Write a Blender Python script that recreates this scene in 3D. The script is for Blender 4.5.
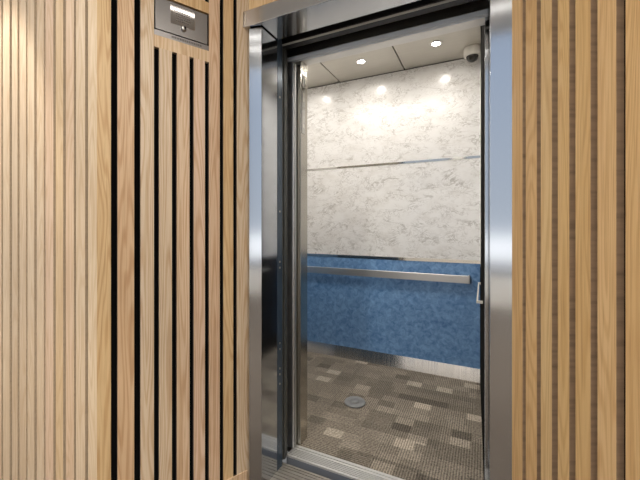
import bpy, bmesh, math, random
from mathutils import Vector, Matrix

random.seed(7)
SC = bpy.context.scene
COL = SC.collection
for o in list(bpy.data.objects):
    bpy.data.objects.remove(o, do_unlink=True)

# ------------------------------------------------------------------ camera
# X runs along the lift door, Y runs into the lift, Z is up.  Focal length 340 px at 640 px width.
cam = bpy.data.cameras.new('camera')
cam.lens = 340.0 / 640.0 * 36.0
cam.sensor_width = 36.0
cam.shift_y = -16.0 / 640.0
cam.clip_start = 0.02
camo = bpy.data.objects.new('camera', cam)
COL.objects.link(camo)
camo.location = (0, 0, 1.25)
camo.rotation_euler = (math.pi / 2, 0, math.radians(25.75))
SC.camera = camo

# ------------------------------------------------------------------ world, exposure
SC.view_settings.view_transform = 'Standard'
SC.view_settings.look = 'None'
SC.view_settings.gamma = 1.0
SC.view_settings.use_curve_mapping = False
SC.view_settings.exposure = 0.22
w = bpy.data.worlds.new('sky')
SC.world = w
w.use_nodes = True
wn, wl = w.node_tree.nodes, w.node_tree.links
bgn = wn['Background']
tc = wn.new('ShaderNodeTexCoord')
sx = wn.new('ShaderNodeSeparateXYZ')
rp = wn.new('ShaderNodeValToRGB')
mp = wn.new('ShaderNodeMapRange')
mp.inputs[1].default_value = -0.4; mp.inputs[2].default_value = 0.6
wl.new(tc.outputs['Generated'], sx.inputs[0])
wl.new(sx.outputs[2], mp.inputs[0])
wl.new(mp.outputs[0], rp.inputs[0])
e = rp.color_ramp.elements
e[0].position = 0.0; e[0].color = (0.10, 0.10, 0.10, 1)
e[1].position = 1.0; e[1].color = (0.25, 0.31, 0.41, 1)
q = e.new(0.295); q.color = (0.22, 0.22, 0.23, 1)
q = e.new(0.312); q.color = (1.0, 1.0, 1.0, 1)
q = e.new(0.352); q.color = (1.0, 1.0, 1.0, 1)
q = e.new(0.385); q.color = (0.37, 0.405, 0.45, 1)
wl.new(rp.outputs[0], bgn.inputs[0])
bgn.inputs[1].default_value = 1.5

def area(name, loc, size, power, color=(1, .93, .84), rot=(0, 0, 0), shape='SQUARE', size_y=None):
    l = bpy.data.lights.new(name, 'AREA')
    l.shape = shape; l.size = size
    if size_y: l.size_y = size_y
    l.energy = power; l.color = color
    o = bpy.data.objects.new(name, l)
    COL.objects.link(o)
    o.location = loc; o.rotation_euler = rot
    return o

HALL_Z = 2.90
ADDED_ATRIUM_Z = 4.60                       # higher ceiling made up behind the viewer, for cool reflections in the steel
ADDED_ATRIUM_N = -0.62
FLOOR_Z = -0.015
WARM = (1.0, 0.94, 0.84)
# lamps added in the unseen hall ceiling to brighten hall and slats
HALL_FILL_LAMPS = [(1.3, 0.1, 34), (-0.9, -0.5, 36), (-2.2, -1.8, 40), (0.9, -1.9, 40), (2.0, -1.0, 40), (-3.0, -0.4, 8)]
for i, (lx, ly, pw) in enumerate(HALL_FILL_LAMPS):
    area('hall_fill_lamp', (lx, ly, (HALL_Z if ly > ADDED_ATRIUM_N else ADDED_ATRIUM_Z) - 0.012), 0.20, pw * (1.0 if ly > ADDED_ATRIUM_N else 2.0), WARM)
# wall washer close to the slatted wall
WASH = (-1.98, 0.52)
sp = bpy.data.lights.new('wall_washer_lamp', 'SPOT')
sp.energy = 120; sp.spot_size = math.radians(48); sp.spot_blend = 0.35; sp.shadow_soft_size = 0.03; sp.color = (1.0, 0.95, 0.87)
spo = bpy.data.objects.new('wall_washer_lamp', sp); COL.objects.link(spo)
spo.location = (WASH[0], WASH[1], HALL_Z - 0.02)

# ------------------------------------------------------------------ helpers
def add_box(bm, x0, x1, y0, y1, z0, z1, mi=0, M=None, bevel=0.0):
    vs = [bm.verts.new(Vector(p)) for p in ((x0, y0, z0), (x1, y0, z0), (x1, y1, z0), (x0, y1, z0),
                                            (x0, y0, z1), (x1, y0, z1), (x1, y1, z1), (x0, y1, z1))]
    fs = [bm.faces.new([vs[i] for i in f]) for f in ((3, 2, 1, 0), (4, 5, 6, 7), (0, 1, 5, 4), (1, 2, 6, 5), (2, 3, 7, 6), (3, 0, 4, 7))]
    for f in fs: f.material_index = mi
    if bevel > 0:
        es = list({ed for f in fs for ed in f.edges})
        r = bmesh.ops.bevel(bm, geom=es, offset=bevel, segments=2, profile=0.5, affect='EDGES')
        fs = [f for f in bm.faces if f.is_valid and any(v in r['verts'] for v in f.verts)] if False else fs
    if M is not None:
        for v in vs:
            if v.is_valid: v.co = M @ v.co
    return vs, fs

def add_lathe(bm, prof, seg=40, mi=0, c=(0, 0, 0), mats=None, smooth=True):
    rings = []
    for r, z in prof:
        if r < 1e-6:
            rings.append([bm.verts.new((c[0], c[1], c[2] + z))])
        else:
            rings.append([bm.verts.new((c[0] + r * math.cos(2 * math.pi * k / seg), c[1] + r * math.sin(2 * math.pi * k / seg), c[2] + z)) for k in range(seg)])
    for i in range(len(rings) - 1):
        a, b = rings[i], rings[i + 1]
        m = mats[i] if mats else mi
        for k in range(seg):
            k2 = (k + 1) % seg
            if len(a) == 1 and len(b) == 1: continue
            if len(a) == 1: f = bm.faces.new((a[0], b[k], b[k2]))
            elif len(b) == 1: f = bm.faces.new((a[k], b[0], a[k2]))
            else: f = bm.faces.new((a[k], b[k], b[k2], a[k2]))
            f.material_index = m; f.smooth = smooth

def build(name, bm, mats, parent=None, kind=None, loc=None, rotz=None, recalc=True):
    if recalc: bmesh.ops.recalc_face_normals(bm, faces=bm.faces[:])
    me = bpy.data.meshes.new(name)
    bm.to_mesh(me); bm.free()
    for m in (mats if isinstance(mats, (list, tuple)) else [mats]): me.materials.append(m)
    o = bpy.data.objects.new(name, me)
    COL.objects.link(o)
    if parent is not None:
        o.parent = parent
    if loc is not None: o.location = loc
    if rotz is not None: o.rotation_euler = (0, 0, rotz)
    if kind: o['kind'] = kind
    return o

def box(name, x0, x1, y0, y1, z0, z1, mat, parent=None, kind=None, bevel=0.0):
    bm = bmesh.new()
    off = parent.location if parent is not None else Vector((0, 0, 0))
    add_box(bm, x0 - off.x, x1 - off.x, y0 - off.y, y1 - off.y, z0 - off.z, z1 - off.z, bevel=bevel)
    return build(name, bm, mat, parent, kind)

def thing(name, label, cat, loc, rotz=0, group=None):
    o = bpy.data.objects.new(name, None)
    COL.objects.link(o)
    o.empty_display_size = 0.05
    o.location = loc; o.rotation_euler = (0, 0, rotz)
    o['label'] = label; o['category'] = cat
    if group: o['group'] = group
    return o

def tag(o, label, cat, group=None):
    o['label'] = label; o['category'] = cat
    if group: o['group'] = group
    return o

# ------------------------------------------------------------------ materials
def new_mat(name):
    m = bpy.data.materials.new(name); m.use_nodes = True
    nt = m.node_tree
    return m, nt.nodes, nt.links, nt.nodes['Principled BSDF']

def simple(name, col, rough=0.5, metal=0.0, spec=0.5):
    m, n, l, b = new_mat(name)
    tc = n.new('ShaderNodeTexCoord'); nz = n.new('ShaderNodeTexNoise'); nz.inputs['Scale'].default_value = 18
    mx = n.new('ShaderNodeMixRGB'); mx.inputs[1].default_value = (*[c * .93 for c in col], 1); mx.inputs[2].default_value = (*col, 1)
    l.new(tc.outputs['Object'], nz.inputs['Vector']); l.new(nz.outputs['Fac'], mx.inputs[0]); l.new(mx.outputs[0], b.inputs['Base Color'])
    b.inputs['Roughness'].default_value = rough; b.inputs['Metallic'].default_value = metal
    b.inputs['Specular IOR Level'].default_value = spec
    return m

def steel(name, col, rough, aniso=(1, 1, 1), streak=0.06, scl=60):
    """brushed stainless steel; 'aniso' stretches the brush lines"""
    m, n, l, b = new_mat(name)
    tc = n.new('ShaderNodeTexCoord'); mpn = n.new('ShaderNodeMapping'); mpn.inputs['Scale'].default_value = aniso
    nz = n.new('ShaderNodeTexNoise'); nz.inputs['Scale'].default_value = scl; nz.inputs['Detail'].default_value = 3
    l.new(tc.outputs['Object'], mpn.inputs[0]); l.new(mpn.outputs[0], nz.inputs['Vector'])
    r = n.new('ShaderNodeMapRange'); r.inputs[3].default_value = max(0.02, rough - streak); r.inputs[4].default_value = rough + streak
    l.new(nz.outputs['Fac'], r.inputs[0]); l.new(r.outputs[0], b.inputs['Roughness'])
    mx = n.new('ShaderNodeMixRGB'); mx.inputs[1].default_value = (*[c * .9 for c in col], 1); mx.inputs[2].default_value = (*col, 1)
    l.new(nz.outputs['Fac'], mx.inputs[0]); l.new(mx.outputs[0], b.inputs['Base Color'])
    b.inputs['Metallic'].default_value = 1.0
    return m

def oak(name, pale=1.0, warm_light=0.0, var=1.0, figure=0.55):
    """oak boards: every board has its own 'seed' (face attribute), grain runs along Z"""
    m, n, l, b = new_mat(name)
    at = n.new('ShaderNodeAttribute'); at.attribute_name = 'seed'
    tc = n.new('ShaderNodeTexCoord')
    off = n.new('ShaderNodeCombineXYZ')
    mm = n.new('ShaderNodeMath'); mm.operation = 'MULTIPLY'; mm.inputs[1].default_value = 37.0
    m2 = n.new('ShaderNodeMath'); m2.operation = 'MULTIPLY'; m2.inputs[1].default_value = 91.0
    l.new(at.outputs['Fac'], mm.inputs[0]); l.new(at.outputs['Fac'], m2.inputs[0])
    l.new(mm.outputs[0], off.inputs[1]); l.new(m2.outputs[0], off.inputs[2])
    add = n.new('ShaderNodeVectorMath'); add.operation = 'ADD'
    l.new(tc.outputs['Object'], add.inputs[0]); l.new(off.outputs[0], add.inputs[1])
    # cathedral figure
    mpa = n.new('ShaderNodeMapping'); mpa.inputs['Scale'].default_value = (11.0, 11.0, 0.75)
    l.new(add.outputs[0], mpa.inputs[0])
    nza = n.new('ShaderNodeTexNoise'); nza.inputs['Scale'].default_value = 1.0; nza.inputs['Detail'].default_value = 1.5; nza.inputs['Distortion'].default_value = 0.3
    l.new(mpa.outputs[0], nza.inputs['Vector'])
    sn = n.new('ShaderNodeMath'); sn.operation = 'MULTIPLY'; sn.inputs[1].default_value = 120.0
    l.new(nza.outputs['Fac'], sn.inputs[0])
    si = n.new('ShaderNodeMath'); si.operation = 'SINE'; l.new(sn.outputs[0], si.inputs[0])
    fig = n.new('ShaderNodeMapRange'); fig.inputs[1].default_value = -0.2; fig.inputs[2].default_value = 1.0
    l.new(si.outputs[0], fig.inputs[0])
    # fine pores
    mpb = n.new('ShaderNodeMapping'); mpb.inputs['Scale'].default_value = (330.0, 330.0, 7.0)
    l.new(add.outputs[0], mpb.inputs[0])
    nzb = n.new('ShaderNodeTexNoise'); nzb.inputs['Scale'].default_value = 1.0; nzb.inputs['Detail'].default_value = 2
    l.new(mpb.outputs[0], nzb.inputs['Vector'])
    por = n.new('ShaderNodeMapRange'); por.inputs[1].default_value = 0.48; por.inputs[2].default_value = 0.72
    l.new(nzb.outputs['Fac'], por.inputs[0])
    # slow tone drift
    mpc = n.new('ShaderNodeMapping'); mpc.inputs['Scale'].default_value = (14.0, 14.0, 0.8)
    l.new(add.outputs[0], mpc.inputs[0])
    nzc = n.new('ShaderNodeTexNoise'); nzc.inputs['Scale'].default_value = 1.0; nzc.inputs['Detail'].default_value = 2
    l.new(mpc.outputs[0], nzc.inputs['Vector'])
    # board hue from the seed
    wnz = n.new('ShaderNodeTexWhiteNoise'); wnz.noise_dimensions = '1D'
    l.new(m2.outputs[0], wnz.inputs['W'])
    rmp = n.new('ShaderNodeValToRGB'); rmp.color_ramp.interpolation = 'LINEAR'
    P = lambda c: (c[0] * pale, c[1] * pale * (1 - .135 * warm_light), c[2] * pale * (1 - .48 * warm_light), 1)
    ee = rmp.color_ramp.elements
    avg = (0.585, 0.462, 0.335)
    V = lambda c: P([a + (k_ - a) * var for a, k_ in zip(avg, c)])
    ee[0].position = 0; ee[0].color = V((0.60, 0.45, 0.27))
    ee[1].position = 1; ee[1].color = V((0.55, 0.395, 0.235))
    for ps, c in ((0.2, (0.63, 0.525, 0.405)), (0.42, (0.57, 0.475, 0.375)), (0.6, (0.61, 0.485, 0.335)), (0.8, (0.62, 0.475, 0.38))):
        k = ee.new(ps); k.color = V(c)
    l.new(wnz.outputs['Value'], rmp.inputs[0])
    x1 = n.new('ShaderNodeMixRGB'); x1.blend_type = 'MULTIPLY'; x1.inputs[2].default_value = (0.72, 0.58, 0.43, 1)
    f1 = n.new('ShaderNodeMath'); f1.operation = 'MULTIPLY'; f1.inputs[1].default_value = figure
    l.new(fig.outputs[0], f1.inputs[0]); l.new(f1.outputs[0], x1.inputs[0]); l.new(rmp.outputs[0], x1.inputs[1])
    x2 = n.new('ShaderNodeMixRGB'); x2.blend_type = 'MULTIPLY'; x2.inputs[2].default_value = (0.62, 0.50, 0.38, 1)
    f2 = n.new('ShaderNodeMath'); f2.operation = 'MULTIPLY'; f2.inputs[1].default_value = 0.5
    l.new(por.outputs[0], f2.inputs[0]); l.new(f2.outputs[0], x2.inputs[0]); l.new(x1.outputs[0], x2.inputs[1])
    x3 = n.new('ShaderNodeMixRGB'); x3.blend_type = 'MULTIPLY'; x3.inputs[2].default_value = (0.84, 0.76, 0.66, 1)
    l.new(nzc.outputs['Fac'], x3.inputs[0]); l.new(x2.outputs[0], x3.inputs[1])
    l.new(x3.outputs[0], b.inputs['Base Color'])
    b.inputs['Roughness'].default_value = 0.42
    return m

def sawn(name, col, dark=0.62):
    m, n, l, b = new_mat(name)
    tc = n.new('ShaderNodeTexCoord'); mpn = n.new('ShaderNodeMapping'); mpn.inputs['Scale'].default_value = (6, 6, 60)
    nz = n.new('ShaderNodeTexNoise'); nz.inputs['Scale'].default_value = 1.0; nz.inputs['Detail'].default_value = 4
    l.new(tc.outputs['Object'], mpn.inputs[0]); l.new(mpn.outputs[0], nz.inputs['Vector'])
    mr = n.new('ShaderNodeMapRange'); mr.inputs[1].default_value = 0.45; mr.inputs[2].default_value = 0.75; l.new(nz.outputs['Fac'], mr.inputs[0])
    mx = n.new('ShaderNodeMixRGB'); mx.inputs[1].default_value = (*col, 1); mx.inputs[2].default_value = (*[c * dark for c in col], 1)
    l.new(mr.outputs[0], mx.inputs[0]); l.new(mx.outputs[0], b.inputs['Base Color'])
    b.inputs['Roughness'].default_value = 0.8
    return m
SAWN_SHADED = sawn('sawn_oak_edge_shaded', (0.48, 0.315, 0.19))  # saw-marked slat sides, brown deepened with the shade between slats
SAWN_PALE = sawn('sawn_oak_edge_pale', (0.52, 0.40, 0.28), 0.85)
GAP_SHADE = sawn('slat_edge_gap_shade', (0.03, 0.02, 0.014))  # near-black stands for the shade inside the alcove gaps
OAK_PALE = oak('oak_pale', 1.08, 0.10, 0.9, 0.35)
OAK_MID = oak('oak_natural', 1.10, 0.10, 1.15, 0.62)
OAK_WARMLIT = oak('oak_warm_lit', 1.26, 0.80, 0.55, 0.42)  # same oak, with the warm light on these slats put into its colour
BLACK = simple('black_felt', (0.004, 0.004, 0.004), 0.95, 0, 0.1)
SHAFT = simple('black_paint', (0.006, 0.006, 0.007), 0.8, 0, 0.2)
STEEL = steel('brushed_stainless', (0.63, 0.655, 0.69), 0.11, (40, 40, 0.6), 0.03)
STEEL_H = steel('brushed_stainless_level', (0.72, 0.73, 0.75), 0.13, (0.6, 0.6, 40), 0.03)
MIRROR = steel('polished_stainless', (0.62, 0.61, 0.58), 0.07, (1, 1, 1), 0.03, 12)
RETURN = steel('tinted_stainless', (0.54, 0.515, 0.46), 0.20, (30, 30, 1), 0.04)
KICK = steel('kick_plate_stainless', (0.80, 0.79, 0.78), 0.16, (30, 1, 1), 0.12, 3)
PLATE = steel('satin_plate', (0.25, 0.24, 0.24), 0.30, (40, 40, 1))
RAIL = steel('rail_stainless', (0.76, 0.74, 0.71), 0.36, (1, 1, 30))
DARKSTEEL = steel('dark_steel', (0.16, 0.15, 0.13), 0.22, (20, 20, 1))
DARKPANEL = simple('dark_reflection', (0.022, 0.021, 0.020), 1.0, 0, 0.0)
BEAM = simple('black_gear', (0.018, 0.018, 0.02), 0.35)
LEAFEDGE = steel('leaf_edge', (0.72, 0.72, 0.72), 0.42, (1, 1, 1))
NAVY = simple('dark_blue_paint', (0.07, 0.10, 0.14), 0.2, 0.4)
LIP_SHEEN = simple('lip_sheen', (0.74, 0.82, 0.92), 0.35)  # bluish light reflected by the transom lip, put into its colour
PALE = simple('pale_edge', (0.55, 0.55, 0.52), 0.5)
APRON = simple('sill_face', (0.22, 0.235, 0.27), 0.5, 0.3)
GREYPAINT = simple('dark_grey_paint', (0.055, 0.058, 0.055), 0.4)
ALU = simple('aluminium', (0.74, 0.73, 0.71), 0.5, 0.7)
WHITEPL = simple('white_plastic', (0.78, 0.75, 0.69), 0.4)
LENS = simple('dark_lens', (0.02, 0.018, 0.014), 0.08)
GREYDISC = simple('grey_metal_disc', (0.25, 0.255, 0.255), 0.6, 0.0)
COOLWHITE = simple('cool_reflection_white', (0.70, 0.76, 0.84), 0.9)  # ceiling tinted bluish so the steel gets cool reflections
DULLALU = simple('dull_aluminium', (0.42, 0.39, 0.35), 0.45, 0.7)
PLASTER = simple('plaster', (0.80, 0.78, 0.75), 0.9)
INK = simple('engraved_ink', (0.10, 0.095, 0.09), 0.6)
SIGN = steel('sign_plate', (0.60, 0.58, 0.57), 0.05, (1, 1, 30), 0.015)

def emit(name, col, s):
    m, n, l, b = new_mat(name)
    b.inputs['Base Color'].default_value = (*col, 1)
    b.inputs['Emission Color'].default_value = (*col, 1)
    b.inputs['Emission Strength'].default_value = s
    return m
LAMP = emit('lamp_diffuser', (1, .93, .82), 60.0)
FILL_PANEL = emit('fill_panel_diffuser', (1, .95, .88), 1.5)
HLAMP = emit('hall_lamp_diffuser', (1, .96, .9), 4.0)

def marble():
    m, n, l, b = new_mat('marble_laminate')
    tc = n.new('ShaderNodeTexCoord')
    mpn = n.new('ShaderNodeMapping'); mpn.inputs['Rotation'].default_value = (0, math.radians(32), 0); mpn.inputs['Scale'].default_value = (1.3, 1.3, 2.2)
    l.new(tc.outputs['Object'], mpn.inputs[0])
    def vein(scale, width, detail, dist):
        nz = n.new('ShaderNodeTexNoise'); nz.inputs['Scale'].default_value = scale; nz.inputs['Detail'].default_value = detail
        nz.inputs['Distortion'].default_value = dist; nz.inputs['Roughness'].default_value = 0.6
        l.new(mpn.outputs[0], nz.inputs['Vector'])
        s = n.new('ShaderNodeMath'); s.operation = 'SUBTRACT'; s.inputs[1].default_value = 0.5; l.new(nz.outputs['Fac'], s.inputs[0])
        a = n.new('ShaderNodeMath'); a.operation = 'ABSOLUTE'; l.new(s.outputs[0], a.inputs[0])
        r = n.new('ShaderNodeMapRange'); r.inputs[1].default_value = 0.0; r.inputs[2].default_value = width; r.inputs[3].default_value = 1; r.inputs[4].default_value = 0
        l.new(a.outputs[0], r.inputs[0])
        return r
    v1 = vein(3.4, 0.022, 7, 0.7); v2 = vein(14.0, 0.030, 5, 1.1)
    mk = n.new('ShaderNodeTexNoise'); mk.inputs['Scale'].default_value = 6.5; mk.inputs['Detail'].default_value = 4
    l.new(mpn.outputs[0], mk.inputs['Vector'])
    mr = n.new('ShaderNodeMapRange'); mr.inputs[1].default_value = 0.38; mr.inputs[2].default_value = 0.60; l.new(mk.outputs['Fac'], mr.inputs[0])
    mx = n.new('ShaderNodeMath'); mx.operation = 'MAXIMUM'; l.new(v1.outputs[0], mx.inputs[0]); l.new(v2.outputs[0], mx.inputs[1])
    mu = n.new('ShaderNodeMath'); mu.operation = 'MULTIPLY'; l.new(mx.outputs[0], mu.inputs[0]); l.new(mr.outputs[0], mu.inputs[1])
    base = n.new('ShaderNodeMixRGB'); base.inputs[1].default_value = (0.80, 0.795, 0.79, 1); base.inputs[2].default_value = (0.69, 0.675, 0.655, 1)
    bl = n.new('ShaderNodeTexNoise'); bl.inputs['Scale'].default_value = 5.0; bl.inputs['Detail'].default_value = 6; bl.inputs['Roughness'].default_value = 0.65
    l.new(mpn.outputs[0], bl.inputs['Vector'])
    br = n.new('ShaderNodeMapRange'); br.inputs[1].default_value = 0.48; br.inputs[2].default_value = 0.78; l.new(bl.outputs['Fac'], br.inputs[0])
    l.new(br.outputs[0], base.inputs[0])
    c = n.new('ShaderNodeMixRGB'); c.inputs[2].default_value = (0.24, 0.215, 0.185, 1)
    f = n.new('ShaderNodeMath'); f.operation = 'MULTIPLY'; f.inputs[1].default_value = 0.64; l.new(mu.outputs[0], f.inputs[0])
    l.new(f.outputs[0], c.inputs[0]); l.new(base.outputs[0], c.inputs[1]); l.new(c.outputs[0], b.inputs['Base Color'])
    b.inputs['Roughness'].default_value = 0.20
    return m
MARBLE = marble()

def blue():
    m, n, l, b = new_mat('blue_laminate')
    tc = n.new('ShaderNodeTexCoord')
    nz = n.new('ShaderNodeTexNoise'); nz.inputs['Scale'].default_value = 26; nz.inputs['Detail'].default_value = 5; nz.inputs['Roughness'].default_value = 0.6; nz.inputs['Distortion'].default_value = 0.8
    l.new(tc.outputs['Object'], nz.inputs['Vector'])
    r = n.new('ShaderNodeValToRGB'); ee = r.color_ramp.elements
    ee[0].position = 0.30; ee[0].color = (0.066, 0.175, 0.385, 1)
    ee[1].position = 0.72; ee[1].color = (0.24, 0.42, 0.68, 1)
    l.new(nz.outputs['Fac'], r.inputs[0]); l.new(r.outputs[0], b.inputs['Base Color'])
    b.inputs['Roughness'].default_value = 0.32
    return m
BLUE = blue()

def ceil_mat():
    m, n, l, b = new_mat('ceiling_panel_satin')
    tc = n.new('ShaderNodeTexCoord'); mpn = n.new('ShaderNodeMapping'); mpn.inputs['Scale'].default_value = (3, 40, 3)
    nz = n.new('ShaderNodeTexNoise'); nz.inputs['Scale'].default_value = 2.0; nz.inputs['Detail'].default_value = 4
    l.new(tc.outputs['Object'], mpn.inputs[0]); l.new(mpn.outputs[0], nz.inputs['Vector'])
    mx = n.new('ShaderNodeMixRGB'); mx.inputs[1].default_value = (0.56, 0.53, 0.47, 1); mx.inputs[2].default_value = (0.66, 0.625, 0.56, 1)
    l.new(nz.outputs['Fac'], mx.inputs[0]); l.new(mx.outputs[0], b.inputs['Base Color'])
    b.inputs['Metallic'].default_value = 0.35; b.inputs['Roughness'].default_value = 0.35
    return m
CEILM = ceil_mat()

def carpet(name, bright=1.0):
    m, n, l, b = new_mat(name)
    tc = n.new('ShaderNodeTexCoord')
    def cells(sxx, syy, ox=0.0, oy=0.0, angle=0.0):
        mpn = n.new('ShaderNodeMapping'); mpn.inputs['Scale'].default_value = (sxx, syy, 1); mpn.inputs['Location'].default_value = (ox, oy, 0)
        l.new(tc.outputs['Object'], mpn.inputs[0])
        # brick-like shift of every row
        sp = n.new('ShaderNodeSeparateXYZ'); l.new(mpn.outputs[0], sp.inputs[0])
        fl = n.new('ShaderNodeMath'); fl.operation = 'FLOOR'; l.new(sp.outputs[1], fl.inputs[0])
        wr = n.new('ShaderNodeTexWhiteNoise'); wr.noise_dimensions = '1D'; l.new(fl.outputs[0], wr.inputs['W'])
        ad = n.new('ShaderNodeMath'); ad.operation = 'ADD'; l.new(sp.outputs[0], ad.inputs[0]); l.new(wr.outputs['Value'], ad.inputs[1])
        fx = n.new('ShaderNodeMath'); fx.operation = 'FLOOR'; l.new(ad.outputs[0], fx.inputs[0])
        cb = n.new('ShaderNodeCombineXYZ'); l.new(fx.outputs[0], cb.inputs[0]); l.new(fl.outputs[0], cb.inputs[1])
        wv = n.new('ShaderNodeTexWhiteNoise'); wv.noise_dimensions = '2D'; l.new(cb.outputs[0], wv.inputs['Vector'])
        return wv
    big = cells(2.2, 4.5); small = cells(9.0, 13.0, 0.37, 0.21)
    tone = n.new('ShaderNodeValToRGB'); tone.color_ramp.interpolation = 'CONSTANT'
    K = lambda v: (v * bright * .95, v * bright * .82, v * bright * .66, 1)
    ee = tone.color_ramp.elements
    ee[0].position = 0; ee[0].color = K(0.16)
    ee[1].position = 0.90; ee[1].color = K(0.40)
    for p, v in ((0.10, .215), (0.34, .255), (0.60, .225), (0.78, .28)):
        k = ee.new(p); k.color = K(v)
    l.new(small.outputs['Value'], tone.inputs[0])
    bigr = n.new('ShaderNodeMapRange'); bigr.inputs[3].default_value = 0.80; bigr.inputs[4].default_value = 1.2
    l.new(big.outputs['Value'], bigr.inputs[0])
    mul = n.new('ShaderNodeMixRGB'); mul.blend_type = 'MULTIPLY'; mul.inputs[0].default_value = 1
    l.new(tone.outputs[0], mul.inputs[1]); l.new(bigr.outputs[0], mul.inputs[2])
    # ribbed lines; their direction changes from block to block
    sp = n.new('ShaderNodeSeparateXYZ'); l.new(tc.outputs['Object'], sp.inputs[0])
    def rib(sock):
        a = n.new('ShaderNodeMath'); a.operation = 'MULTIPLY'; a.inputs[1].default_value = 2 * math.pi / 0.0135; l.new(sock, a.inputs[0])
        s = n.new('ShaderNodeMath'); s.operation = 'SINE'; l.new(a.outputs[0], s.inputs[0]); return s
    rx, ry = rib(sp.outputs[0]), rib(sp.outputs[1])
    blk = cells(1.65, 1.65, 0.1, 0.4)
    gt = n.new('ShaderNodeMath'); gt.operation = 'GREATER_THAN'; gt.inputs[1].default_value = 0.5; l.new(blk.outputs['Value'], gt.inputs[0])
    mr = n.new('ShaderNodeMixRGB'); l.new(gt.outputs[0], mr.inputs[0]); l.new(rx.outputs[0], mr.inputs[1]); l.new(ry.outputs[0], mr.inputs[2])
    nz = n.new('ShaderNodeTexNoise'); nz.inputs['Scale'].default_value = 95; nz.inputs['Detail'].default_value = 4; nz.inputs['Roughness'].default_value = 0.7
    l.new(tc.outputs['Object'], nz.inputs['Vector'])
    ns = n.new('ShaderNodeMapRange'); ns.inputs[1].default_value = 0.3; ns.inputs[2].default_value = 0.7; ns.inputs[3].default_value = -1.9; ns.inputs[4].default_value = 1.9
    l.new(nz.outputs['Fac'], ns.inputs[0])
    sm = n.new('ShaderNodeMath'); sm.operation = 'ADD'; l.new(mr.outputs[0], sm.inputs[0]); l.new(ns.outputs[0], sm.inputs[1])
    rr = n.new('ShaderNodeMapRange'); rr.inputs[1].default_value = -1.6; rr.inputs[2].default_value = 1.6; rr.inputs[3].default_value = 0.45; rr.inputs[4].default_value = 1.5
    l.new(sm.outputs[0], rr.inputs[0])
    m3 = n.new('ShaderNodeMixRGB'); m3.blend_type = 'MULTIPLY'; m3.inputs[0].default_value = 1
    l.new(mul.outputs[0], m3.inputs[1]); l.new(rr.outputs[0], m3.inputs[2])
    l.new(m3.outputs[0], b.inputs['Base Color'])
    bmp = n.new('ShaderNodeBump'); bmp.inputs['Strength'].default_value = 0.35; bmp.inputs['Distance'].default_value = 0.003
    l.new(sm.outputs[0], bmp.inputs['Height']); l.new(bmp.outputs[0], b.inputs['Normal'])
    b.inputs['Roughness'].default_value = 0.95; b.inputs['Specular IOR Level'].default_value = 0.1
    return m
CARPET = carpet('patchwork_carpet', 1.14)
HALLCARPET = simple('hall_carpet', (0.13, 0.108, 0.09), 0.95, 0, 0.1)

# ------------------------------------------------------------------ geometry constants
N_JAMB, N_JAMB_IN = 1.333, 1.469          # hall door frame, front and back
U_L, U_R = -0.951, 0.019                  # clear opening
SOFFIT = 2.190
A = math.radians(26.9)
DL = Vector((math.sin(A), math.cos(A), 0))         # alcove side running inwards (slanting wall by the lantern panel)
P_IN_L = Vector((-1.030, 1.333, 0))
ALC = 0.614                                        # length of each slanted alcove side
CORNER_L = P_IN_L - DL * ALC
DR = Vector((math.sin(A), -math.cos(A), 0))
P_IN_R = Vector((0.0864, 1.333, 0))
CORNER_R = P_IN_R + DR * ALC
GAP = 0.022
MOD = 0.0701
DEP = 0.018

def slat_boxes(bm, boards, seed_layer, z0, z1):
    """boards: (x0, x1, z0, z1); front face at local y = 0, room on the -y side"""
    for bd in boards:
        x0, x1 = bd[0], bd[1]
        a, b_ = (bd[2], bd[3]) if len(bd) > 2 else (z0, z1)
        n0 = len(bm.faces)
        bm.faces.ensure_lookup_table()
        before = set(bm.faces)
        add_box(bm, x0, x1, 0, DEP, a, b_)
        s = random.random()
        for f in bm.faces:
            if f not in before:
                f[seed_layer] = s
                f.normal_update()
                if abs(f.normal.x) > 0.5: f.material_index = 1

def slat_wall(name, part, corner, ang, length, boards, mat, side, z1=HALL_Z, z0=FLOOR_Z):
    bm = bmesh.new()
    add_box(bm, 0, length, DEP, DEP + 0.06, z0, z1)
    back = build(name, bm, BLACK, None, 'structure', corner, ang)
    bm = bmesh.new()
    sl = bm.faces.layers.float.new('seed')
    slat_boxes(bm, boards, sl, z0, z1)
    build(part, bm, [mat, side], back)
    return back

# ------------------------------------------------------------------ the hall
box('floor', -3.6, 3.0, -3.2, 1.42, FLOOR_Z - 0.1, FLOOR_Z, HALLCARPET, kind='structure')
box('ceiling', -3.6, 3.0, ADDED_ATRIUM_N, 1.60, HALL_Z, HALL_Z + 0.1, COOLWHITE, kind='structure')
box('ceiling_added_bulkhead', -3.6, 3.0, ADDED_ATRIUM_N - 0.05, ADDED_ATRIUM_N, HALL_Z, ADDED_ATRIUM_Z, COOLWHITE, kind='structure')
box('ceiling_added_atrium', -3.6, 3.0, -3.2, ADDED_ATRIUM_N, ADDED_ATRIUM_Z, ADDED_ATRIUM_Z + 0.1, COOLWHITE, kind='structure')
bm = bmesh.new()
add_box(bm, -3.7, -3.6, -3.2, -2.9, FLOOR_Z, ADDED_ATRIUM_Z); add_box(bm, -3.7, -3.6, -1.2, 0.9, FLOOR_Z, ADDED_ATRIUM_Z)
add_box(bm, -3.7, -3.6, -2.9, -1.2, FLOOR_Z, 0.45); add_box(bm, -3.7, -3.6, -2.9, -1.2, 4.3, ADDED_ATRIUM_Z)
build('wall_west', bm, PLASTER, kind='structure')
box('wall_east', 3.0, 3.1, -3.2, 0.9, FLOOR_Z, ADDED_ATRIUM_Z, PLASTER, kind='structure')
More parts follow.
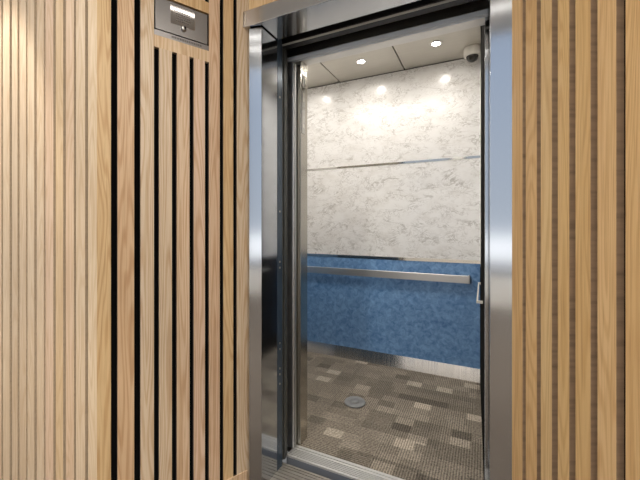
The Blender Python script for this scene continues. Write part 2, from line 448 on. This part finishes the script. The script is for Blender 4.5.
# unseen rear wall, two tall windows made up for the steel to reflect
bm = bmesh.new()
for x0, x1 in ((-3.7, -3.2), (-0.75, -0.45), (2.5, 3.1)):
    add_box(bm, x0, x1, -3.3, -3.2, FLOOR_Z, ADDED_ATRIUM_Z)
for x0, x1 in ((-3.2, -0.75), (-0.45, 2.5)):
    add_box(bm, x0, x1, -3.3, -3.2, FLOOR_Z, 0.45)
    add_box(bm, x0, x1, -3.3, -3.2, 4.3, ADDED_ATRIUM_Z)
build('wall_south', bm, PLASTER, kind='structure')
def glazing(name, a, b_, axis, pos):  # frames of the added windows, unseen, there for reflections
    bm = bmesh.new(); t = 0.05
    def put(u0, u1, z0, z1):
        if axis == 'x': add_box(bm, u0, u1, pos - 0.025, pos + 0.025, z0, z1)
        else: add_box(bm, pos - 0.025, pos + 0.025, u0, u1, z0, z1)
    put(a, b_, 0.45, 0.50); put(a, b_, 4.25, 4.30)
    for uu in (a, (a + b_) / 2 - t / 2, b_ - t): put(uu, uu + t, 0.50, 4.25)
    build(name, bm, GREYPAINT, kind='structure')
glazing('added_window_1', -3.2, -0.75, 'x', -3.245); glazing('added_window_2', -0.45, 2.5, 'x', -3.245); glazing('added_window_3', -2.9, -1.2, 'y', -3.645)

t = thing('wall_washer', 'small round recessed lamp in the hall ceiling, close above the pale slatted wall', 'ceiling light', (WASH[0], WASH[1], HALL_Z), 0, 'hall wall washers')
bm = bmesh.new(); add_lathe(bm, [(0.0, -0.003), (0.030, -0.003), (0.030, 0.0)], 28); build('diffuser', bm, HLAMP, t)
bm = bmesh.new(); add_lathe(bm, [(0.032, 0.0), (0.032, -0.006), (0.045, -0.005), (0.048, 0.0)], 28); build('trim_ring', bm, WHITEPL, t)

for i, (lx, ly, pw) in enumerate(HALL_FILL_LAMPS):
    t = thing('added_ceiling_lamp', 'square lamp added in the unseen hall ceiling to brighten the hall', 'ceiling light', (lx, ly, HALL_Z if ly > ADDED_ATRIUM_N else ADDED_ATRIUM_Z), 0, 'added hall fill lamps')
    bm = bmesh.new(); add_box(bm, -0.10, 0.10, -0.10, 0.10, -0.006, 0.0); build('diffuser', bm, HLAMP, t)
    bm = bmesh.new()
    for a_ in ((-0.12, 0.12, -0.12, -0.10), (-0.12, 0.12, 0.10, 0.12), (-0.12, -0.10, -0.10, 0.10), (0.10, 0.12, -0.10, 0.10)):
        add_box(bm, *a_, -0.008, 0.0)
    build('frame', bm, WHITEPL, t)

for lx, ly, half, rz, lab in ((0.035, 0.755, 0.30, math.radians(63), 'slim lamp added in the unseen hall ceiling, slanting, nearest the lift door'),
                              (-0.6, -0.25, 1.0, 0.0, 'long slim lamp added in the unseen hall ceiling, parallel to the lift door'),
                              (-1.25, -0.045, 0.35, 0.0, 'shorter slim lamp added in the unseen hall ceiling, parallel to the lift door')):
    lt = thing('added_strip_lamp', lab, 'ceiling light', (lx, ly, HALL_Z), rz, 'added hall strip lamps')  # unseen strip lamps made up as highlights for the shiny metal
    bm = bmesh.new(); add_box(bm, -half, half, -0.02, 0.02, -0.006, 0.0); build('diffuser', bm, HLAMP, lt)
    bm = bmesh.new(); h2 = half + 0.015
    for a_ in ((-h2, h2, -0.035, -0.02), (-h2, h2, 0.02, 0.035), (-h2, -half, -0.02, 0.02), (half, h2, -0.02, 0.02)):
        add_box(bm, *a_, -0.008, 0.0)
    build('frame', bm, WHITEPL, lt)

# slatted wall facing the viewer, beside the alcove
L1 = 2.30
cx = lambda back: L1 - back
gaps = [(.0559, .0750), (.1338, .1489), (.2037, .2230), (.2750, .2933), (.3515, .3649), (.4197, .4398), (.4950, .5076), (.5629, .5803), (.6291, .6517), (.7119, .7284)]
p = .7984
while p < L1 - 0.1:
    gaps.append((p, p + random.uniform(.015, .019))); p += random.uniform(.069, .073)
boards = []; prev = 0.0
for g, h in gaps:
    boards.append((cx(g), cx(prev))); prev = h
boards.append((0.0, cx(prev)))
slat_wall('wall_front_west', 'slat_cladding', (CORNER_L.x - L1, CORNER_L.y, 0), 0.0, L1, boards, OAK_PALE, SAWN_PALE)

# slanted alcove side that carries the indicator panel
angL = math.atan2(DL.y, DL.x)
NG = [(.0449, .0664), (.1240, .1463), (.1960, .2149), (.2656, .2850), (.3380, .3555), (.4050, .4225), (.4730, .4898), (.5382, .5558)]
PS0, PS1 = NG[2][0], NG[5][1]                                  # panel opening along the wall
PZ0, PZ1 = 2.029, 2.198                                        # panel opening in height
RZ0, RZ1 = 1.979, 2.247                                        # oak frame around it
boards = [(0.0, NG[0][0])]
for k in range(7):
    a0, a1 = NG[k][1], NG[k + 1][0]
    if k in (2, 3, 4):
        boards += [(a0, a1, FLOOR_Z, RZ0), (a0, a1, RZ1, HALL_Z)]
    else:
        boards.append((a0, a1))
boards += [(NG[7][1], ALC + 0.012)]
boards += [(PS0, PS1, RZ0, PZ0), (PS0, PS1, PZ1, RZ1)]
wl_ = slat_wall('wall_alcove_west', 'slat_cladding', tuple(CORNER_L), angL, ALC + 0.01, boards, OAK_MID, GAP_SHADE)
bm = bmesh.new(); sl = bm.faces.layers.float.new('seed')
add_box(bm, -0.01, ALC - 0.006, -0.004, 0.001, FLOOR_Z, 0.06)
for f in bm.faces: f[sl] = 0.31
bo = build('baseboard_alcove_west', bm, OAK_MID, None, 'structure', tuple(CORNER_L), angL)

# slanted alcove side on the other hand of the door
angR = math.atan2(DR.y, DR.x)
boards = [(-.004, .0582), (.0751, .1287), (.1469, .1937), (.2175, .2600), (.2815, .3292), (.3497, .4001), (.4227, .4745), (.4955, .5440), (.5650, ALC)]
slat_wall('wall_alcove_east', 'slat_cladding', tuple(P_IN_R), angR, ALC, boards, OAK_WARMLIT, SAWN_SHADED)
L2 = 2.55
boards = []; p = 0.0
while p < L2 - .05:
    boards.append((p, p + MOD - GAP)); p += MOD
slat_wall('wall_front_east', 'slat_cladding', (CORNER_R.x, CORNER_R.y, 0), 0.0, L2, boards, OAK_WARMLIT, SAWN_SHADED)
# oak board above the door
bm = bmesh.new(); sl = bm.faces.layers.float.new('seed')
add_box(bm, -1.06, 0.12, 1.338, 1.40, 2.266, HALL_Z)
for f in bm.faces: f[sl] = 0.12
build('wall_above_door', bm, OAK_MID, None, 'structure')

# ------------------------------------------------------------------ hall door frame
fr = thing('elevator_door_frame', 'brushed stainless frame around the open lift doorway, set between oak slats', 'door frame', (-0.466, N_JAMB, FLOOR_Z))
bm = bmesh.new(); of_ = fr.location; vs = []
for z in (FLOOR_Z, SOFFIT - 0.006):                       # its face is splayed a little towards the hall
    for px_, py_ in ((-1.013, 1.3185), (U_L, N_JAMB), (U_L, N_JAMB_IN), (-1.013, N_JAMB_IN)):
        vs.append(bm.verts.new((px_ - of_.x, py_ - of_.y, z - of_.z)))
fc = [bm.faces.new([vs[i] for i in f]) for f in ((3, 2, 1, 0), (4, 5, 6, 7), (0, 1, 5, 4), (1, 2, 6, 5), (2, 3, 7, 6), (3, 0, 4, 7))]
bmesh.ops.bevel(bm, geom=list({e_ for f in fc for e_ in f.edges}), offset=0.0015, segments=2, profile=0.5, affect='EDGES')
j1 = build('jamb', bm, STEEL, fr)
j2 = box('jamb', U_R, 0.100, N_JAMB, N_JAMB_IN, FLOOR_Z, SOFFIT - 0.003, STEEL, fr, bevel=0.0015)
hd = box('header', -1.0375, 0.115, N_JAMB - 0.027, N_JAMB_IN, SOFFIT, 2.266, STEEL_H, fr, bevel=0.0015)
st = box('door_stop', -1.013, U_L + 0.001, N_JAMB_IN, 1.514, FLOOR_Z + 0.002, SOFFIT + 0.02, NAVY, fr)
st['label'] = 'dark blue painted edge strip of the frame'
# small pale specks on the stop strip
off = fr.location
for z in (0.42, 0.47, 0.50, 0.60, 0.63, 1.02, 1.05, 1.31, 1.9):
    bm = bmesh.new()
    add_box(bm, U_L + 0.001 - off.x, U_L + 0.003 - off.x, 1.488 - off.y, 1.494 - off.y, z - off.z, z + 0.009 - off.z)
    build('pale_speck', bm, DULLALU, fr)

# hall door leaf, slid open into its pocket
dl = thing('landing_door', 'outer sliding lift door leaf, slid open, dark grey edge showing', 'sliding door', (-1.45, 1.545, FLOOR_Z))
box('leaf', -2.0, U_L - 0.003, 1.517, 1.575, 0.006, SOFFIT - 0.01, GREYPAINT, dl, bevel=0.003)
box('edge_strip', U_L - 0.003, U_L + 0.002, 1.535, 1.552, 0.006, SOFFIT - 0.012, GREYPAINT, dl)
# car door leaf
dc = thing('cabin_door', 'inner sliding lift door leaf, slid open, bright stainless edge showing', 'sliding door', (-1.45, 1.65, 0))
box('leaf', -2.0, -0.953, 1.632, 1.672, 0.006, 2.15, LEAFEDGE, dc, bevel=0.003)
box('safety_edge', -0.953, -0.945, 1.640, 1.652, 0.02, 2.14, LEAFEDGE, dc)

# shaft around the doors (dark)
box('wall_shaft_west', -2.12, -2.02, 1.48, 1.70, -0.3, 2.6, SHAFT, kind='structure')
box('wall_shaft_rear_of_frame', -2.02, -1.03, 1.44, 1.512, -0.3, 2.6, SHAFT, kind='structure')
box('wall_shaft_east', 0.105, 0.2, 1.40, 1.70, -0.3, 2.6, SHAFT, kind='structure')
box('ceiling_shaft', -2.12, 0.2, 1.44, 1.70, 2.36, 2.5, SHAFT, kind='structure')
box('wall_shaft_header', -2.0, 0.12, 1.40, 1.47, 2.29, 2.6, SHAFT, kind='structure')
box('floor_shaft', -2.12, 0.2, 1.40, 1.68, -0.45, -0.3, SHAFT, kind='structure')

# door gear seen under the header
tr = thing('door_track', 'dark sliding door track above the doorway, seen from below', 'door track', (-0.46, 1.56, 2.2))
box('lip', -2.0, U_R + 0.003, 1.528, 1.535, 2.19, 2.197, PALE, tr)
box('rail_beam', -2.0, U_R + 0.003, 1.542, 1.600, 2.20, 2.30, BEAM, tr, bevel=0.012)

# landing sill
ls = thing('landing_sill', 'grooved metal threshold outside the lift, at the hall floor', 'threshold', (-0.46, 1.48, FLOOR_Z))
def sill(name, par, x0, x1, y0, y1, ztop, thick, grooves, gw, mats):
    bm = bmesh.new(); o = par.location
    gy = sorted(grooves)
    y = y0
    for g in gy + [None]:
        ye = g - gw / 2 if g is not None else y1
        add_box(bm, x0 - o.x, x1 - o.x, y - o.y, ye - o.y, ztop - thick - o.z, ztop - o.z)
        if g is not None:
            y = g + gw / 2
    build(name, bm, mats[0], par)
    bm = bmesh.new()
    add_box(bm, x0 - o.x, x1 - o.x, y0 + .002 - o.y, y1 - .002 - o.y, ztop - thick - 0.002 - o.z, ztop - 0.005 - o.z)
    build('groove', bm, mats[1], par)
sill('sill_plate', ls, U_L - 0.02, 0.10, 1.40, 1.536, FLOOR_Z + 0.004, 0.03, [1.425, 1.445, 1.465, 1.485, 1.505, 1.522], 0.005, (DULLALU, SHAFT))
cs = thing('car_sill', 'bright ribbed metal threshold along the edge of the lift carpet', 'threshold', (-0.46, 1.62, 0))
sill('sill_plate', cs, U_L - 0.01, 0.06, 1.575, 1.672, 0.004, 0.010, [1.590, 1.601, 1.612, 1.623, 1.634, 1.653], 0.0045, (ALU, SHAFT))
box('apron', U_L - 0.01, 0.06, 1.577, 1.60, -0.28, -0.0085, APRON, cs)

# ------------------------------------------------------------------ lift car
BW = 2.975; CZ = 2.59; ULW = -1.76
box('floor_car', ULW, 0.09, 1.672, BW, -0.05, 0.0, CARPET, kind='structure')
bm = bmesh.new()
for j in range(4):
    x1 = -0.017 - 0.604 * (j - 1) - 0.005; x0 = max(x1 - 0.594, ULW)
    if j == 0: x1 = 0.09
    if x1 > x0: add_box(bm, x0, x1, 1.70, BW, CZ, CZ + 0.03)
cc = build('ceiling_car', bm, CEILM, kind='structure')
box('shadow_gap_backing', ULW, 0.09, 1.70, BW, CZ + 0.03, CZ + 0.06, SHAFT, cc)

# rear wall
bk = box('wall_car_rear', ULW - 0.05, 0.09, BW + 0.012, BW + 0.06, -0.05, CZ + 0.06, SHAFT, kind='structure')
box('blue_panel', ULW, 0.09, BW, BW + 0.012, 0.102, 0.934, BLUE, bk)
box('marble_panel', ULW, 0.09, BW, BW + 0.012, 0.960, 1.774, MARBLE, bk)
box('marble_panel', ULW, 0.09, BW, BW + 0.012, 1.792, CZ - 0.006, MARBLE, bk)
for nm, z0, z1 in (('trim_1', 0.934, 0.960), ('trim_2', 1.774, 1.792)):
    box(nm, ULW, 0.09, BW - 0.003, BW + 0.012, z0, z1, MIRROR, kind='structure')
bm = bmesh.new(); vs = []
for x in (ULW, -0.026):                                   # kick plate leaning back a little
    for y, z in ((BW - 0.024, 0.0), (BW + 0.012, 0.0), (BW + 0.012, 0.102), (BW - 0.003, 0.102)):
        vs.append(bm.verts.new((x, y, z)))
for f in ((0, 1, 2, 3), (7, 6, 5, 4), (0, 4, 5, 1), (1, 5, 6, 2), (2, 6, 7, 3), (3, 7, 4, 0)):
    bm.faces.new([vs[i] for i in f])
build('baseboard_rear', bm, KICK, kind='structure')
# hidden side of the car and the side wall that carries the short rail
lw = box('wall_car_west', ULW - 0.05, ULW, 1.70, BW, 0, CZ, MARBLE, kind='structure')
box('blue_panel', ULW - 0.002, ULW + 0.006, 1.77, BW, 0.10, 0.934, BLUE, lw)
RW0, RW1 = Vector((0.003, 1.765, 0)), Vector((-0.027, BW, 0))      # face of the east wall
def skew_panel(name, t0, t1, z0, z1, mat, parent=None, kind=None, th=0.03, out=0.0):
    a = RW0.lerp(RW1, t0); b_ = RW0.lerp(RW1, t1)
    bm = bmesh.new(); vs = []
    for z in (z0, z1):
        for pnt, dx in ((a, -out), (b_, -out), (b_, th), (a, th)):
            vs.append(bm.verts.new((pnt.x + dx, pnt.y, z)))
    for f in ((3, 2, 1, 0), (4, 5, 6, 7), (0, 1, 5, 4), (1, 2, 6, 5), (2, 3, 7, 6), (3, 0, 4, 7)):
        bm.faces.new([vs[i] for i in f])
    return build(name, bm, mat, parent, kind)
rw = skew_panel('wall_car_east', 0.0, 1.0, 0.0, CZ, MARBLE, None, 'structure', 0.08)
skew_panel('lower_dark_sheet', 0.72, 1.0, 0.0, 0.934, DARKPANEL, rw, out=0.001, th=0.0)  # dark sheet added to darken this wall's reflection in the jamb
skew_panel('dark_sheet', 0.0, 0.72, 0.0, CZ - 0.001, DARKPANEL, rw, out=0.0015, th=0.0)  # matte dark sheet, dark reflection along the wall put into its colour
# front returns and transom of the car
fw = thing('car_entrance_frame', 'stainless inner frame of the lift car around its door opening', 'door frame', (-0.46, 1.72, 0))
box('front_return', ULW, -0.932, 1.680, 1.762, 0.0, 2.18, RETURN, fw, bevel=0.0015)
box('front_return', 0.004, 0.10, 1.676, 1.764, 0.0, 2.18, STEEL, fw, bevel=0.0015)
box('transom', ULW, 0.10, 1.676, 1.766, 2.18, CZ, RAIL, fw, bevel=0.001)
box('transom_lip', ULW, U_R, 1.648, 1.676, 2.165, 2.188, LIP_SHEEN, fw, bevel=0.003)
# service plate on the return
bm = bmesh.new(); o_ = fw.location
add_box(bm, -0.932 - o_.x, -0.9295 - o_.x, 1.694 - o_.y, 1.730 - o_.y, 1.765, 2.10, bevel=0.001)
sp_ = build('service_plate', bm, MIRROR, fw)
for z in (1.80, 1.95, 2.03):
    bm = bmesh.new()
    add_box(bm, -0.9295 - o_.x, -0.928 - o_.x, 1.708 - o_.y, 1.716 - o_.y, z, z + (0.05 if z > 1.9 else 0.02))
    build('key_slot', bm, WHITEPL, sp_)

# ---- handrails
hr = thing('handrail', 'flat stainless handrail across the blue rear panel of the lift', 'handrail', (-0.9, BW, 0.81))
o_ = hr.location
bm = bmesh.new()
add_box(bm, ULW + 0.08 - o_.x, -0.100 - o_.x, -0.060, -0.048, -0.031, 0.031, bevel=0.003)
build('rail_bar', bm, RAIL, hr)
for x0 in (ULW + 0.08, -0.112):
    bm = bmesh.new(); add_box(bm, x0 - o_.x, x0 + 0.012 - o_.x, -0.048, 0.0, -0.031, 0.031, bevel=0.002); build('end_return', bm, RAIL, hr)
for x0 in (-1.25, -0.68):
    bm = bmesh.new(); add_box(bm, x0 - o_.x, x0 + 0.03 - o_.x, -0.048, 0.0, -0.012, 0.012); build('bracket', bm, DARKSTEEL, hr)
hs = thing('handrail', 'short handrail on the lift side wall, seen end on past the door jamb', 'handrail', (-0.02, 2.4, 0.81))
o_ = hs.location
def bar(bm, a, b_, h, t):
    """flat bar from a to b (level), height h, thickness t"""
    d = (b_ - a).normalized(); s = Vector((-d.y, d.x, 0)) * t / 2
    vs = []
    for z in (-h / 2, h / 2):
        for pnt in (a - s, b_ - s, b_ + s, a + s):
            vs.append(bm.verts.new((pnt.x - o_.x, pnt.y - o_.y, pnt.z + z - o_.z)))
    for f in ((3, 2, 1, 0), (4, 5, 6, 7), (0, 1, 5, 4), (1, 2, 6, 5), (2, 3, 7, 6), (3, 0, 4, 7)):
        bm.faces.new([vs[i] for i in f])
bm = bmesh.new(); bar(bm, Vector((-0.034, 2.06, .82)), Vector((-0.034, 2.72, .82)), 0.012, 0.008); build('rail_bar', bm, WHITEPL, hs)
bm = bmesh.new(); bar(bm, Vector((-0.038, 2.07, .82)), Vector((0.0, 2.07, .82)), 0.014, 0.012); build('end_return', bm, WHITEPL, hs)
bm = bmesh.new(); bar(bm, Vector((-0.038, 2.72, .82)), Vector((-0.016, 2.72, .82)), 0.014, 0.012); build('end_return', bm, WHITEPL, hs)

# ---- car ceiling lights
CL = [(-0.913, 2.67, 'recessed round ceiling light above the middle of the marble wall'),
      (-0.320, 2.645, 'recessed round ceiling light nearest the white dome camera'),
      (-1.506, 2.67, 'recessed round ceiling light hidden behind the stainless door edge')]
for x, y, lab in CL:
    t = thing('downlight', lab, 'ceiling light', (x, y, CZ), 0, 'downlights above the marble wall')
    bm = bmesh.new(); add_lathe(bm, [(0.0, -0.004), (0.029, -0.004), (0.029, 0.0)], 28); build('diffuser', bm, LAMP, t)
    bm = bmesh.new(); add_lathe(bm, [(0.030, 0.0), (0.030, -0.006), (0.042, -0.005), (0.045, 0.0)], 28); build('trim_ring', bm, RAIL, t)
    area('downlight_lamp', (x, y, CZ - 0.012), 0.075, 1.0, (1.0, 0.94, 0.86), shape='DISK').data.spread = math.radians(160)

lp = thing('fill_panel', 'wide fill light added in the lift ceiling, out of view inside the entrance', 'ceiling light', (-0.85, 1.99, CZ))  # unseen fill light added to brighten the car
bm = bmesh.new(); add_box(bm, -0.62, 0.62, -0.17, 0.17, -0.004, 0.0); build('diffuser', bm, FILL_PANEL, lp)
bm = bmesh.new()
for a_ in ((-0.64, 0.64, -0.19, -0.17), (-0.64, 0.64, 0.17, 0.19), (-0.64, -0.62, -0.17, 0.17), (0.62, 0.64, -0.17, 0.17)):
    add_box(bm, *a_, -0.007, 0.0)
build('frame', bm, RAIL, lp)
area('fill_panel_lamp', (-0.85, 1.99, CZ - 0.012), 1.20, 13.0, (1.0, 0.94, 0.86), shape='RECTANGLE', size_y=0.32)

# ---- dome camera
dcam = thing('dome_camera', 'small white dome camera on the lift ceiling by the rear corner', 'security camera', (-0.080, 2.84, CZ))
bm = bmesh.new(); add_lathe(bm, [(0.0, 0.0), (0.060, 0.0), (0.062, -0.006), (0.062, -0.052), (0.058, -0.060), (0.044, -0.063), (0.0, -0.063)], 40)
build('housing', bm, WHITEPL, dcam)
bm = bmesh.new(); add_lathe(bm, [(0.044, -0.062), (0.041, -0.078), (0.032, -0.092), (0.018, -0.101), (0.0, -0.104)], 32)
build('lens_dome', bm, LENS, dcam)

# ---- floor disc
fd = thing('floor_disc', 'flat grey metal disc lying on the patchwork carpet', 'floor disc', (-0.811, 2.244, 0.0))
bm = bmesh.new(); add_lathe(bm, [(0.0, 0.0), (0.068, 0.0), (0.073, 0.004), (0.073, 0.010), (0.069, 0.014), (0.045, 0.016), (0.043, 0.014), (0.0, 0.014)], 48)
build('rim', bm, GREYDISC, fd)
bm = bmesh.new(); add_lathe(bm, [(0.0, 0.014), (0.030, 0.014), (0.029, 0.018), (0.0, 0.019)], 40)
build('cap', bm, GREYDISC, fd)

# ------------------------------------------------------------------ indicator panel in the slanted oak wall
SMID = (PS0 + PS1) / 2
Lx = Vector((math.cos(angL), math.sin(angL), 0))
pp = CORNER_L + Lx * SMID
pn = thing('fire_service_panel', 'satin metal service panel with key switch, framed in oak high on the slanted wall', 'wall panel', (pp.x, pp.y, PZ0), angL)
hw = (PS1 - PS0) / 2; PH = PZ1 - PZ0
bm = bmesh.new(); add_box(bm, -hw, hw, DEP - 0.003, DEP, 0, PH); build('back_box', bm, SHAFT, pn)
bm = bmesh.new(); add_box(bm, -hw + 0.006, hw - 0.005, 0.004, DEP - 0.003, 0.029, PH - 0.006, bevel=0.0012); fp = build('face_plate', bm, PLATE, pn)
bm = bmesh.new(); add_box(bm, -hw, hw, 0.001, DEP - 0.003, 0.0, 0.024, bevel=0.001); bt = build('lower_strip', bm, PLATE, pn)
# engraved sign with lines of small lettering too small to read
bm = bmesh.new(); add_box(bm, -0.050, 0.052, 0.002, 0.004, 0.072, 0.150, bevel=0.0006); sg = build('sign_plate', bm, SIGN, pn)
bm = bmesh.new()
for r in range(5):
    z = 0.126 - r * 0.0095
    x = -0.026 if r else -0.034
    while x < (0.030 if r < 4 else 0.022):
        wd = random.uniform(0.003, 0.008)
        add_box(bm, x, x + wd, 0.0016, 0.0021, z, z + 0.0034); x += wd + 0.0022
build('lettering', bm, INK, sg)
bm = bmesh.new(); x = -0.045
while x < 0.075:
    wd = random.uniform(0.004, 0.009)
    add_box(bm, x, x + wd, 0.0005, 0.0011, 0.008, 0.017); x += wd + 0.0025
build('lettering', bm, INK, bt)
# key switch
bm = bmesh.new(); add_lathe(bm, [(0.0, 0.014), (0.0085, 0.014), (0.0105, 0.010), (0.0105, 0.0)], 28)
bmesh.ops.transform(bm, matrix=Matrix.Translation((0.004, 0.004, 0.062)) @ Matrix.Rotation(math.pi / 2, 4, 'X'), verts=bm.verts[:])
ks = build('key_switch', bm, RAIL, pn)
bm = bmesh.new(); add_box(bm, 0.0025, 0.0125, -0.0112, -0.0098, 0.056, 0.069); build('keyhole', bm, SHAFT, ks)
